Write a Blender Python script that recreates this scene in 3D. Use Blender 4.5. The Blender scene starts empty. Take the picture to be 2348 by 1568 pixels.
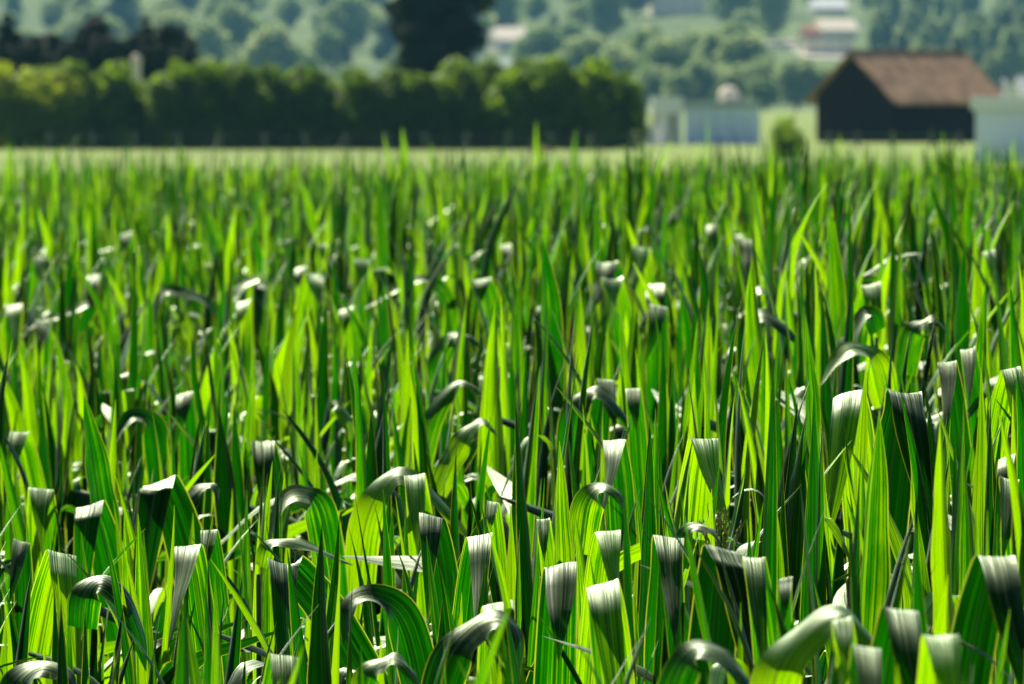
import bpy, bmesh, math, random
import numpy as np
from mathutils import Vector, Matrix
R = math.radians
sc = bpy.context.scene
col = sc.collection
random.seed(7)
rng = np.random.default_rng(7)

# ------------------------------------------------------------------ camera
FPX = 19900.0                       # focal length in px of a 2347 x 1568 view
CAMZ = 3.0
PITCH = math.atan((784 - 225) / FPX)
cam_d = bpy.data.cameras.new('camera')
cam_d.sensor_width = 36
cam_d.lens = 36 * FPX / 2347
cam_d.clip_start = 0.5
cam_d.clip_end = 9000
cam_d.dof.use_dof = True
cam_d.dof.focus_distance = 22.5
cam_d.dof.aperture_fstop = 10.2
cam_d.dof.aperture_blades = 0
cam = bpy.data.objects.new('camera', cam_d)
col.objects.link(cam)
cam.location = (0, 0, CAMZ)
cam.rotation_euler = (math.pi / 2 - PITCH, 0, 0)
sc.camera = cam

def P(px, py, Y):
    """world point seen at pixel (px,py) of the 2347x1568 view, at distance Y"""
    a = (px - 1173.5) / FPX
    b = -(py - 784) / FPX
    c, s = math.cos(PITCH), math.sin(PITCH)
    dy = c + b * s
    dz = -s + b * c
    t = Y / dy
    return Vector((a * t, Y, CAMZ + dz * t))

# ------------------------------------------------------------------ light
SUN_EL, SUN_AZ = 45.0, -27.0        # azimuth measured from +Y towards +X
w = bpy.data.worlds.new('World')
sc.world = w
w.use_nodes = True
nt = w.node_tree
nt.nodes.clear()
out = nt.nodes.new('ShaderNodeOutputWorld')
bg = nt.nodes.new('ShaderNodeBackground')
sky = nt.nodes.new('ShaderNodeTexSky')
sky.sky_type = 'NISHITA'
sky.sun_disc = False
sky.sun_elevation = R(SUN_EL)
sky.sun_rotation = R(SUN_AZ)
sky.air_density = 0.6
sky.dust_density = 0.1
bg.inputs[1].default_value = 0.06
nt.links.new(sky.outputs[0], bg.inputs[0])
nt.links.new(bg.outputs[0], out.inputs[0])
sd = bpy.data.lights.new('sun', 'SUN')
sd.energy = 5.0
sd.angle = R(0.53)
sd.color = (1.0, 0.93, 0.80)
sun = bpy.data.objects.new('sun', sd)
col.objects.link(sun)
sv = Vector((math.sin(R(SUN_AZ)) * math.cos(R(SUN_EL)), math.cos(R(SUN_AZ)) * math.cos(R(SUN_EL)), math.sin(R(SUN_EL))))
sun.rotation_euler = sv.to_track_quat('Z', 'Y').to_euler()
sun.location = (0, 0, 60)

vs = sc.view_settings
vs.view_transform = 'Standard'
vs.look = 'None'
vs.gamma = 1
vs.exposure = 1.05
sc.render.engine = 'CYCLES'
cy = sc.cycles
cy.use_denoising = True
cy.max_bounces = 6
cy.diffuse_bounces = 1
cy.glossy_bounces = 2
cy.transmission_bounces = 4
cy.volume_bounces = 0
cy.transparent_max_bounces = 6
cy.caustics_reflective = False
cy.caustics_refractive = False
cy.sample_clamp_indirect = 4.0

# ------------------------------------------------------------------ helpers
def N(mat, kind, **kw):
    n = mat.node_tree.nodes.new(kind)
    for k, v in kw.items():
        setattr(n, k, v)
    return n

def newmat(name):
    m = bpy.data.materials.new(name)
    m.use_nodes = True
    m.node_tree.nodes.clear()
    return m, m.node_tree.links

def simple(name, c1, c2=None, rough=0.8, scale=3.0, spec=0.3, stretch=None, bump=0.0):
    m, L = newmat(name)
    o = N(m, 'ShaderNodeOutputMaterial')
    p = N(m, 'ShaderNodeBsdfPrincipled')
    p.inputs['Roughness'].default_value = rough
    p.inputs['Specular IOR Level'].default_value = spec
    L.new(p.outputs[0], o.inputs[0])
    c2 = c2 or tuple(x * 0.75 for x in c1)
    tc = N(m, 'ShaderNodeTexCoord')
    mp = N(m, 'ShaderNodeMapping')
    if stretch:
        mp.inputs['Scale'].default_value = stretch
    L.new(tc.outputs['Object'], mp.inputs[0])
    no = N(m, 'ShaderNodeTexNoise')
    no.inputs['Scale'].default_value = scale
    no.inputs['Detail'].default_value = 5
    L.new(mp.outputs[0], no.inputs['Vector'])
    r = N(m, 'ShaderNodeValToRGB')
    r.color_ramp.elements[0].position = 0.35
    r.color_ramp.elements[0].color = (*c2, 1)
    r.color_ramp.elements[1].position = 0.65
    r.color_ramp.elements[1].color = (*c1, 1)
    L.new(no.outputs[0], r.inputs[0])
    L.new(r.outputs[0], p.inputs['Base Color'])
    if bump:
        b = N(m, 'ShaderNodeBump')
        b.inputs['Strength'].default_value = bump
        L.new(no.outputs[0], b.inputs['Height'])
        L.new(b.outputs[0], p.inputs['Normal'])
    return m

def leafmat(name, dark, light, tdark, tlight, tfac, rough=0.38, spec=0.6, veins=True, wax=0.0):
    """blade material: green diffuse with gloss, plus light coming through it"""
    m, L = newmat(name)
    o = N(m, 'ShaderNodeOutputMaterial')
    p = N(m, 'ShaderNodeBsdfPrincipled')
    p.inputs['Roughness'].default_value = rough
    p.inputs['Specular IOR Level'].default_value = spec
    t = N(m, 'ShaderNodeBsdfTranslucent')
    mix = N(m, 'ShaderNodeMixShader')
    mix.inputs[0].default_value = tfac
    L.new(p.outputs[0], mix.inputs[1]); L.new(t.outputs[0], mix.inputs[2])
    if wax:
        g = N(m, 'ShaderNodeBsdfGlossy'); g.inputs['Color'].default_value = (0.86, 1, 0.72, 1); g.inputs['Roughness'].default_value = 0.52
        m2 = N(m, 'ShaderNodeMixShader'); 
        lw = N(m, 'ShaderNodeLayerWeight'); lw.inputs['Blend'].default_value = 0.5
        pf = N(m, 'ShaderNodeMath', operation='POWER'); pf.inputs[1].default_value = 2.4; L.new(lw.outputs['Facing'], pf.inputs[0])
        mf = N(m, 'ShaderNodeMath', operation='MULTIPLY'); mf.inputs[1].default_value = wax; L.new(pf.outputs[0], mf.inputs[0])
        L.new(mf.outputs[0], m2.inputs[0])
        L.new(mix.outputs[0], m2.inputs[1]); L.new(g.outputs[0], m2.inputs[2]); L.new(m2.outputs[0], o.inputs[0])
    else:
        L.new(mix.outputs[0], o.inputs[0])
    at = N(m, 'ShaderNodeAttribute', attribute_name='tone')
    oi = N(m, 'ShaderNodeObjectInfo')
    add = N(m, 'ShaderNodeMath', operation='ADD')
    ocs = N(m, 'ShaderNodeSeparateColor'); L.new(oi.outputs['Color'], ocs.inputs[0])
    L.new(at.outputs['Fac'], add.inputs[0]); L.new(ocs.outputs[0], add.inputs[1])
    fr = N(m, 'ShaderNodeMath', operation='FRACT')
    L.new(add.outputs[0], fr.inputs[0])
    fac = fr.outputs[0]
    if veins:
        uv = N(m, 'ShaderNodeUVMap', uv_map='uv')
        mp = N(m, 'ShaderNodeMapping')
        mp.inputs['Scale'].default_value = (26, 0.7, 1)
        L.new(uv.outputs[0], mp.inputs[0])
        cmb = N(m, 'ShaderNodeVectorMath', operation='ADD')
        L.new(mp.outputs[0], cmb.inputs[0])
        sc3 = N(m, 'ShaderNodeMath', operation='MULTIPLY'); sc3.inputs[1].default_value = 57
        L.new(fr.outputs[0], sc3.inputs[0])
        L.new(sc3.outputs[0], cmb.inputs[1])
        no = N(m, 'ShaderNodeTexNoise'); no.inputs['Scale'].default_value = 1.0; no.inputs['Detail'].default_value = 3
        L.new(cmb.outputs[0], no.inputs['Vector'])
        mp2 = N(m, 'ShaderNodeMapping'); mp2.inputs['Scale'].default_value = (2.2, 5, 1)
        L.new(uv.outputs[0], mp2.inputs[0])
        cmb2 = N(m, 'ShaderNodeVectorMath', operation='ADD'); L.new(mp2.outputs[0], cmb2.inputs[0]); L.new(sc3.outputs[0], cmb2.inputs[1])
        no2 = N(m, 'ShaderNodeTexNoise'); no2.inputs['Scale'].default_value = 1.0; no2.inputs['Detail'].default_value = 3
        L.new(cmb2.outputs[0], no2.inputs['Vector'])
        # tone = 0.35*rnd + 0.4*stripe + 0.25*mottle
        a1 = N(m, 'ShaderNodeMath', operation='MULTIPLY_ADD'); a1.inputs[1].default_value = 1.5; a1.inputs[2].default_value = -1.05
        L.new(no.outputs[0], a1.inputs[0])
        a2 = N(m, 'ShaderNodeMath', operation='MULTIPLY_ADD'); a2.inputs[1].default_value = 1.15
        L.new(fr.outputs[0], a2.inputs[0]); L.new(a1.outputs[0], a2.inputs[2])
        a3 = N(m, 'ShaderNodeMath', operation='MULTIPLY_ADD'); a3.inputs[1].default_value = 0.5
        L.new(no2.outputs[0], a3.inputs[0]); L.new(a2.outputs[0], a3.inputs[2])
        a3.use_clamp = True
        pw_ = N(m, 'ShaderNodeMath', operation='POWER'); pw_.inputs[1].default_value = 1.7
        L.new(a3.outputs[0], pw_.inputs[0]); fac = pw_.outputs[0]
        bmp = N(m, 'ShaderNodeBump'); bmp.inputs['Strength'].default_value = 0.35; bmp.inputs['Distance'].default_value = 0.002
        L.new(no.outputs[0], bmp.inputs['Height']); L.new(bmp.outputs[0], p.inputs['Normal'])
        if wax:
            b2 = N(m, 'ShaderNodeBump'); b2.inputs['Strength'].default_value = 0.8; b2.inputs['Distance'].default_value = 0.003
            L.new(no.outputs[0], b2.inputs['Height']); L.new(b2.outputs[0], g.inputs['Normal'])
            brk = N(m, 'ShaderNodeMapRange'); brk.inputs[1].default_value = 0.36; brk.inputs[2].default_value = 0.60
            brk.inputs[3].default_value = 0.12; brk.inputs[4].default_value = 1.25
            L.new(no.outputs[0], brk.inputs[0])
            br2 = N(m, 'ShaderNodeMapRange'); br2.inputs[1].default_value = 0.32; br2.inputs[2].default_value = 0.56
            br2.inputs[3].default_value = 0.45; br2.inputs[4].default_value = 1.15
            L.new(no2.outputs[0], br2.inputs[0])
            mb = N(m, 'ShaderNodeMath', operation='MULTIPLY'); L.new(brk.outputs[0], mb.inputs[0]); L.new(br2.outputs[0], mb.inputs[1])
            mc = N(m, 'ShaderNodeMath', operation='MULTIPLY'); L.new(mf.outputs[0], mc.inputs[0]); L.new(mb.outputs[0], mc.inputs[1])
            L.new(mc.outputs[0], m2.inputs[0])
        # midrib
        sx = N(m, 'ShaderNodeSeparateXYZ'); L.new(uv.outputs[0], sx.inputs[0])
        d = N(m, 'ShaderNodeMath', operation='SUBTRACT'); d.inputs[1].default_value = 0.5; L.new(sx.outputs[0], d.inputs[0])
        ab = N(m, 'ShaderNodeMath', operation='ABSOLUTE'); L.new(d.outputs[0], ab.inputs[0])
        rib = N(m, 'ShaderNodeMapRange'); rib.inputs[1].default_value = 0.02; rib.inputs[2].default_value = 0.05
        rib.inputs[3].default_value = 1; rib.inputs[4].default_value = 0
        L.new(ab.outputs[0], rib.inputs[0])
    def cmix(c0, c1, ribc):
        x = N(m, 'ShaderNodeMix', data_type='RGBA')
        x.inputs[6].default_value = (*c0, 1); x.inputs[7].default_value = (*c1, 1)
        L.new(fac, x.inputs[0])
        if veins and c1 == tlight:
            rp = N(m, 'ShaderNodeValToRGB')
            rp.color_ramp.elements[0].position = 0.0; rp.color_ramp.elements[0].color = (*c0, 1)
            rp.color_ramp.elements[1].position = 0.95; rp.color_ramp.elements[1].color = (*c1, 1)
            em = rp.color_ramp.elements.new(0.50); em.color = (0.012, 0.27, 0.0, 1)
            L.new(fac, rp.inputs[0])
            edge = N(m, 'ShaderNodeMapRange'); edge.inputs[1].default_value = 0.462; edge.inputs[2].default_value = 0.485
            edge.inputs[3].default_value = 0; edge.inputs[4].default_value = 0.6
            L.new(ab.outputs[0], edge.inputs[0])
            x = N(m, 'ShaderNodeMix', data_type='RGBA'); x.inputs[7].default_value = (0.75, 0.85, 0.05, 1)  # bright margin: edge highlight put into the transmitted colour
            L.new(edge.outputs[0], x.inputs[0]); L.new(rp.outputs[0], x.inputs[6])
        if veins:
            y = N(m, 'ShaderNodeMix', data_type='RGBA')
            y.inputs[7].default_value = (*ribc, 1)
            mm = N(m, 'ShaderNodeMath', operation='MULTIPLY'); mm.inputs[1].default_value = 0.55
            L.new(rib.outputs[0], mm.inputs[0]); L.new(mm.outputs[0], y.inputs[0]); L.new(x.outputs[2], y.inputs[6])
            return y.outputs[2]
        return x.outputs[2]
    L.new(cmix(dark, light, (0.16, 0.24, 0.06)), p.inputs['Base Color'])
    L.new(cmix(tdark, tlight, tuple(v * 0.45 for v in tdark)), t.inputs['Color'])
    return m

M = {}
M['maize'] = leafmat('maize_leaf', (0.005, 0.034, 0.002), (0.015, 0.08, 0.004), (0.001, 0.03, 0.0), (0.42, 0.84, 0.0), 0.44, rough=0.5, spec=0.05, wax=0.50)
M['stalk'] = leafmat('maize_stalk', (0.03, 0.10, 0.004), (0.06, 0.16, 0.01), (0.1, 0.3, 0.0), (0.2, 0.4, 0.0), 0.15, veins=False)
M['tassel'] = simple('tassel', (0.42, 0.40, 0.10), (0.2, 0.22, 0.04), rough=0.7, scale=60)
M['soil'] = simple('soil', (0.06, 0.045, 0.025), (0.03, 0.022, 0.014), rough=0.95, scale=2.0, bump=0.4)
M['grass'] = simple('meadow_grass', (0.19, 0.26, 0.06), (0.14, 0.20, 0.04), rough=0.9, scale=0.05, spec=0.1, stretch=(1, 0.35, 1))
M['hillgrass'] = simple('hill_ground', (0.12, 0.17, 0.05), (0.05, 0.08, 0.025), rough=0.95, scale=0.02, spec=0.1)
M['bush'] = leafmat('hedge_foliage', (0.018, 0.04, 0.002), (0.06, 0.12, 0.006), (0.18, 0.36, 0.005), (0.54, 0.84, 0.02), 0.36, rough=0.6, spec=0.25, veins=False)
M['willow'] = leafmat('willow_foliage', (0.05, 0.10, 0.01), (0.10, 0.18, 0.02), (0.40, 0.55, 0.01), (0.75, 0.86, 0.03), 0.45, rough=0.6, spec=0.25, veins=False)
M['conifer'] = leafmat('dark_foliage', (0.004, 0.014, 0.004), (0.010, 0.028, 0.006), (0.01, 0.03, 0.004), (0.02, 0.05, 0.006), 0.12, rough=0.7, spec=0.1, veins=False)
M['wood_a'] = leafmat('hill_foliage', (0.06, 0.13, 0.04), (0.26, 0.36, 0.12), (0.16, 0.30, 0.08), (0.62, 0.70, 0.28), 0.42, rough=0.7, spec=0.2, veins=False)
M['bark'] = simple('bark', (0.09, 0.07, 0.05), (0.04, 0.03, 0.02), rough=0.95, scale=6, stretch=(4, 4, 0.6), bump=0.5)
M['darkwood'] = simple('dark_timber', (0.02, 0.016, 0.012), (0.009, 0.008, 0.006), rough=0.85, scale=3, stretch=(6, 6, 0.4), spec=0.1)
M['tiles'] = simple('roof_tiles', (0.52, 0.31, 0.17), (0.24, 0.15, 0.09), rough=0.85, scale=1.1, spec=0.2)
M['cream'] = simple('cream_render', (0.92, 0.80, 0.60), (0.86, 0.73, 0.53), rough=0.85, scale=0.6)
M['white'] = simple('white_paint', (0.88, 0.86, 0.82), (0.82, 0.80, 0.76), rough=0.6, scale=1.0)
M['bluegrey'] = simple('blue_grey_panels', (0.74, 0.84, 0.95), (0.66, 0.77, 0.90), rough=0.5, scale=0.8)
M['fascia'] = simple('grey_fascia', (0.44, 0.50, 0.48), (0.38, 0.43, 0.42), rough=0.6, scale=0.8)
M['paleblue'] = simple('pale_blue_wall', (0.84, 0.90, 1.0), (0.80, 0.86, 0.97), rough=0.6, scale=0.7)
M['glass'] = simple('window_glass', (0.05, 0.07, 0.08), (0.04, 0.05, 0.06), rough=0.1, spec=0.9)
M['redroof'] = simple('red_tiles', (0.42, 0.16, 0.09), (0.30, 0.12, 0.07), rough=0.85, scale=0.8)
M['pink'] = simple('pink_render', (0.70, 0.26, 0.20), (0.58, 0.22, 0.17), rough=0.85, scale=0.8)
M['post'] = simple('post_wood', (0.13, 0.15, 0.12), (0.08, 0.09, 0.07), rough=0.9, scale=4, stretch=(3, 3, 0.5))
M['metal'] = simple('grey_metal', (0.45, 0.46, 0.46), (0.38, 0.39, 0.39), rough=0.4, scale=2)
M['earth'] = simple('brown_earth', (0.22, 0.12, 0.06), (0.14, 0.08, 0.04), rough=0.95, scale=2)

def mesh_from(name, V, F, mat, uv=None, tone=None, smooth=False):
    """V (n,3), F (m,4) arrays"""
    V = np.asarray(V, dtype=np.float32); F = np.asarray(F, dtype=np.int32)
    me = bpy.data.meshes.new(name)
    me.vertices.add(len(V)); me.vertices.foreach_set('co', V.ravel())
    k = F.shape[1]
    me.loops.add(F.size); me.loops.foreach_set('vertex_index', F.ravel())
    me.polygons.add(len(F))
    me.polygons.foreach_set('loop_start', np.arange(0, F.size, k, dtype=np.int32))
    me.polygons.foreach_set('loop_total', np.full(len(F), k, dtype=np.int32))
    if uv is not None:
        ul = me.uv_layers.new(name='uv')
        ul.data.foreach_set('uv', np.asarray(uv, dtype=np.float32)[F.ravel()].ravel())
    if tone is not None:
        a = me.attributes.new('tone', 'FLOAT', 'POINT')
        a.data.foreach_set('value', np.asarray(tone, dtype=np.float32))
    if smooth:
        me.polygons.foreach_set('use_smooth', np.ones(len(F), dtype=bool))
    me.materials.append(mat)
    me.update(calc_edges=True)
    return me

def obj(name, me, parent=None, loc=None):
    o = bpy.data.objects.new(name, me)
    col.objects.link(o)
    if parent: o.parent = parent
    if loc is not None: o.location = loc
    return o

def tag(o, label=None, cat=None, group=None, kind=None):
    if label: o['label'] = label
    if cat: o['category'] = cat
    if group: o['group'] = group
    if kind: o['kind'] = kind
    return o

def empty(name, loc, rz=0.0):
    o = bpy.data.objects.new(name, None)
    o.empty_display_size = 0.2
    col.objects.link(o)
    o.location = loc
    o.rotation_euler = (0, 0, rz)
    return o

class MB:
    """collects boxes and prisms, links them as one object"""
    def __init__(s): s.bm = bmesh.new()
    def box(s, x0, x1, y0, y1, z0, z1):
        vs_ = [s.bm.verts.new(p) for p in ((x0,y0,z0),(x1,y0,z0),(x1,y1,z0),(x0,y1,z0),(x0,y0,z1),(x1,y0,z1),(x1,y1,z1),(x0,y1,z1))]
        for f in ((0,3,2,1),(4,5,6,7),(0,1,5,4),(1,2,6,5),(2,3,7,6),(3,0,4,7)):
            s.bm.faces.new([vs_[i] for i in f])
        return s
    def poly(s, pts, h):           # extrude polygon pts (3d) by vector h
        a = [s.bm.verts.new(p) for p in pts]; b = [s.bm.verts.new(Vector(p) + Vector(h)) for p in pts]
        s.bm.faces.new(a); s.bm.faces.new(b[::-1])
        n = len(a)
        for i in range(n): s.bm.faces.new((a[i], b[i], b[(i+1)%n], a[(i+1)%n]))
        return s
    def lathe(s, prof, n=20, cx=0, cy_=0):
        rings = [[s.bm.verts.new((cx + r*math.cos(2*math.pi*k/n), cy_ + r*math.sin(2*math.pi*k/n), z)) for k in range(n)] for r, z in prof]
        for a, b in zip(rings, rings[1:]):
            for k in range(n): s.bm.faces.new((a[k], a[(k+1)%n], b[(k+1)%n], b[k]))
        s.bm.faces.new(rings[0][::-1]); s.bm.faces.new(rings[-1])
        return s
    def build(s, name, mat, parent=None, bevel=0.0, smooth=False):
        bmesh.ops.recalc_face_normals(s.bm, faces=s.bm.faces)
        if bevel: bmesh.ops.bevel(s.bm, geom=s.bm.edges[:], offset=bevel, segments=1, affect='EDGES')
        me = bpy.data.meshes.new(name); s.bm.to_mesh(me); s.bm.free()
        me.materials.append(mat)
        if smooth:
            for p in me.polygons: p.use_smooth = True
        return obj(name, me, parent)

# ------------------------------------------------------------------ ground, hill, haze
FIELD_END = 104.0
def sheet(name, x0, x1, y0, y1, z, mat, nx=2, ny=2, fn=None):
    xs = np.linspace(x0, x1, nx); ys = np.linspace(y0, y1, ny)
    X, Y = np.meshgrid(xs, ys)
    Z = np.full_like(X, z) if fn is None else fn(X, Y)
    V = np.stack([X, Y, Z], -1).reshape(-1, 3)
    i = np.arange(ny-1)[:, None]*nx + np.arange(nx-1)[None, :]
    F = np.stack([i, i+1, i+nx+1, i+nx], -1).reshape(-1, 4)
    return tag(obj(name, mesh_from(name, V, F, mat, smooth=fn is not None)), kind='structure')

def hill_z(X, Y):
    X = np.asarray(X, float); Y = np.asarray(Y, float)
    s = np.clip((Y - 2200) / 2600, 0, 1)
    z = 0.05 + 105 * s**1.25
    z += 5.0 * s * np.sin(X / 55.0 + 1.0) + 3.0 * s * np.sin(X / 23.0 + Y / 90)
    return z
sheet('meadow', -600, 600, -40, 2205, 0.0, M['grass'])
sheet('field_soil', -60, 60, 4, FIELD_END, 0.004, M['soil'])
sheet('hillside', -600, 600, 2200, 4800, 0, M['hillgrass'], 60, 80, hill_z)

# ------------------------------------------------------------------ maize leaves
def blade(C, width, side, fold, ruffle, seed, nacross=4, vflip=1.0):
    """C (n,3) centre line; width (n,) ; side (n,3) unit; fold angle rad (n,) -> V,uv"""
    n = len(C)
    T = np.gradient(C, axis=0); T /= np.linalg.norm(T, axis=1)[:, None] + 1e-9
    side = side - (side * T).sum(1)[:, None] * T
    side /= np.linalg.norm(side, axis=1)[:, None] + 1e-9
    Nn = np.cross(T, side)
    us = np.linspace(-1, 1, nacross + 1)
    v = np.linspace(0, 1, n)
    ph = seed * 1.7
    V = np.zeros((n, nacross + 1, 3)); UV = np.zeros((n, nacross + 1, 2))
    for j, u in enumerate(us):
        half = width * 0.5
        cw = np.cos(fold); sw = np.sin(fold)
        r = ruffle * np.sin(v * (17 + 5 * math.sin(ph)) + ph * 3 + (2.1 if u > 0 else 0)) * abs(u) ** 2 * half * np.minimum(1, 3 * v)
        V[:, j] = C + side * (u * half * cw)[:, None] + Nn * ((abs(u) ** 1.2) * half * sw + r)[:, None]
        UV[:, j, 0] = (u + 1) / 2; UV[:, j, 1] = v
    return V.reshape(-1, 3), UV.reshape(-1, 2)

def grid_faces(n, k):
    i = np.arange(n - 1)[:, None] * (k + 1) + np.arange(k)[None, :]
    return np.stack([i, i + 1, i + k + 2, i + k + 1], -1).reshape(-1, 4)

def width_profile(v, wmax, base=0.55, peak=0.38, ex=2.7):
    a = np.where(v < peak, base + (1 - base) * np.sin(np.clip(v / peak, 0, 1) * math.pi / 2),
                 np.clip(1 - ((v - peak) / (1 - peak)) ** ex, 0, 1))
    return np.maximum(a * wmax, 0.0012)

def gen_leaf(r, z0, az, kind, L, wmax, n=16, nac=4):
    v = np.linspace(0, 1, n)
    if kind == 'spear':
        e0 = R(r.uniform(82, 92)); e1 = R(r.choice([r.uniform(72, 92), r.uniform(45, 80)])); sb, sw_ = 0.6, 0.8
        fold = R(r.uniform(24, 58)); tw = r.uniform(-0.5, 0.5)
    elif kind == 'bend':
        e0 = R(r.uniform(80, 90)); e1 = R(r.uniform(-88, -35)); sb = r.uniform(0.48, 0.78); sw_ = r.uniform(0.07, 0.30)
        fold = R(r.uniform(4, 22)); tw = r.uniform(-0.5, 0.5)
    elif kind == 'arch':
        e0 = R(r.uniform(68, 84)); e1 = R(r.uniform(-55, 20)); sb = r.uniform(0.45, 0.65); sw_ = r.uniform(0.4, 0.8)
        fold = R(r.uniform(8, 28)); tw = r.uniform(-0.9, 0.9)
    else:
        e0 = R(r.uniform(45, 68)); e1 = R(r.uniform(-70, -20)); sb = 0.5; sw_ = r.uniform(0.5, 0.9)
        fold = R(r.uniform(5, 20)); tw = r.uniform(-0.4, 0.4)
    # resample densely round the bend
    if kind == 'bend':
        v = np.sort(np.concatenate([np.linspace(0, 1, n - 6), np.linspace(max(0, sb - sw_/2), min(1, sb + sw_/2), 8)[1:-1]]))
    m = 64
    vv = np.linspace(0, 1, m)
    q = np.clip((vv - (sb - sw_ / 2)) / sw_, 0, 1); q = q * q * (3 - 2 * q)
    th = e0 + (e1 - e0) * q
    azv = az + r.uniform(-0.5, 0.5) * vv + 0.25 * np.sin(vv * 5 + r.uniform(0, 6))* vv
    d = np.stack([np.cos(th) * np.cos(azv), np.cos(th) * np.sin(azv), np.sin(th)], -1) * (L / (m - 1))
    C = np.cumsum(d, axis=0); C -= C[0]; C[:, 2] += z0
    C = np.stack([np.interp(v, vv, C[:, i]) for i in range(3)], -1)
    azi = np.interp(v, vv, azv)
    side = np.stack([-np.sin(azi), np.cos(azi), 0 * azi], -1)
    # twist around tangent
    T = np.gradient(C, axis=0); T /= np.linalg.norm(T, axis=1)[:, None] + 1e-9
    B = np.cross(T, side)
    a = tw * v
    side = side * np.cos(a)[:, None] + B * np.sin(a)[:, None]
    foldv = np.full(n, fold) * (1.0 - 0.35 * v)
    if kind == 'bend': foldv *= np.clip(np.abs(v - sb) * 4 + 0.15, 0, 1)
    wd = width_profile(v, wmax, peak=r.uniform(0.33, 0.5)) if kind != 'spear' else width_profile(v, wmax, 0.7, r.uniform(0.2, 0.4), r.uniform(1.15, 1.8))
    # the blade opens away from the stalk: normal side towards the stalk
    V, UV = blade(C, wd, side, -foldv, r.uniform(0.03, 0.16), r.uniform(0, 9), nac)
    return V, UV

def gen_plant(seed, lod=0, nleaf=9):
    """returns list of (kind, V, UV, F) for a plant whose tallest tip is near 2 m"""
    r = random.Random(seed)
    res = []
    base = r.choice([math.pi / 2, math.pi / 2, 0.3, -0.6]) + r.uniform(-0.5, 0.5) if r.random() < 0.75 else r.uniform(0, math.pi)
    n, nac = ((17, 4) if lod == 0 else (11, 2) if lod == 1 else (6, 2))
    for i in range(nleaf):
        f = i / (nleaf - 1)
        z0 = 0.28 + 1.0 * f ** 0.9
        az = base + math.pi * i + r.uniform(-0.45, 0.45)
        if 0.36 < f < 0.9 and r.random() < 0.08:
            kind = 'arch'; L = r.uniform(0.5, 0.8); wm = r.uniform(0.018, 0.035); z0 += 0.12
        elif f > 0.84:
            kind = 'spear' if r.random() < 0.55 else r.choice(['bend', 'arch'])
            L = r.uniform(0.50, 0.80); wm = r.uniform(0.068, 0.095) if r.random() < 0.55 else r.uniform(0.036, 0.064)
            if i == nleaf - 1:
                kind = 'spear'; L = r.uniform(0.66, 0.76)
        elif f > 0.36:
            kind = r.choice(['bend', 'bend', 'bend', 'arch', 'arch', 'spear'])
            L = r.uniform(0.78, 1.02); wm = r.uniform(0.070, 0.098)
        else:
            if lod == 2: continue
            kind = 'low'; L = r.uniform(0.6, 0.8); wm = r.uniform(0.06, 0.085)
        nn = max(n, 15) if (kind == 'bend' and lod == 0) else (n if kind != 'bend' else max(n, 10))
        V, UV = gen_leaf(r, z0, az, kind, L, wm, nn, nac)
        V[:, 0] += 0.012 * math.cos(az); V[:, 1] += 0.012 * math.sin(az)
        res.append(('leaf', V, UV, grid_faces(nn, nac)))
    return res

def stalk_mesh(h, seed):
    r = random.Random(seed)
    b = bmesh.new()
    rings = []
    lean = (r.uniform(-0.02, 0.02), r.uniform(-0.02, 0.02))
    for i in range(9):
        f = i / 8
        for k, (dz, s) in enumerate(((0, 1.18), (0.02, 1.0))):
            z = -0.02 + f * h + dz; rad = (0.015 - 0.009 * f) * s
            rings.append([b.verts.new((lean[0] * f + rad * math.cos(a), lean[1] * f + rad * math.sin(a), z)) for a in [j * math.pi / 3.5 for j in range(7)]])
    for a, c in zip(rings, rings[1:]):
        for k in range(7): b.faces.new((a[k], a[(k+1) % 7], c[(k+1) % 7], c[k]))
    b.faces.new(rings[-1])
    me = bpy.data.meshes.new('stalk'); b.to_mesh(me); b.free(); me.materials.append(M['stalk'])
    for p in me.polygons: p.use_smooth = True
    return me

def tassel_mesh(seed):
    r = random.Random(seed)
    b = bmesh.new()
    for k in range(r.randint(3, 6)):
        az = r.uniform(0, 6.28); sp = r.uniform(0.1, 0.5) if k else 0.03
        L = r.uniform(0.12, 0.2); m = 26
        for i in range(m):
            f = i / m
            p = Vector((math.cos(az) * sp * f * L, math.sin(az) * sp * f * L, f * L * (1 - 0.3 * sp * f)))
            for q in range(2):
                a = i * 2.4 + q * math.pi
                c = p + Vector((math.cos(a), math.sin(a), 0.3)) * 0.0035
                bmesh.ops.create_icosphere(b, subdivisions=0, radius=0.0035, matrix=Matrix.Translation(c) @ Matrix.Scale(1.7, 4, (0, 0, 1))) if False else None
                u = Vector((math.cos(a), math.sin(a), 0)); t = Vector((-u.y, u.x, 0))
                s = 0.0045
                vs_ = [b.verts.new(x) for x in (c - Vector((0, 0, s*1.6)), c + t * s, c + u * s, c - t * s, c + Vector((0, 0, s*1.8)))]
                for tri in ((0,2,1),(0,3,2),(0,1,3),(4,1,2),(4,2,3),(4,3,1)): b.faces.new([vs_[x] for x in tri])
    me = bpy.data.meshes.new('tassel'); b.to_mesh(me); b.free(); me.materials.append(M['tassel'])
    return me

def drop(x, y=20.0):
    """height of the eye above the leaf tips, across the field"""
    t = math.tanh(x / 1.1)
    k = 1.0 - min(1.0, max(0.0, (y - 42) / 60)) ** 0.8
    q = min(1.0, max(0.0, (y - 17) / 30)); q = q * q * (3 - 2 * q)
    return 1.0 - 0.31 * q - ((0.38 - 0.16 * q) * t * k if t > 0 else 0.20 * t * k)

# hero plants: traced leaves --------------------------------------------------

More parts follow.
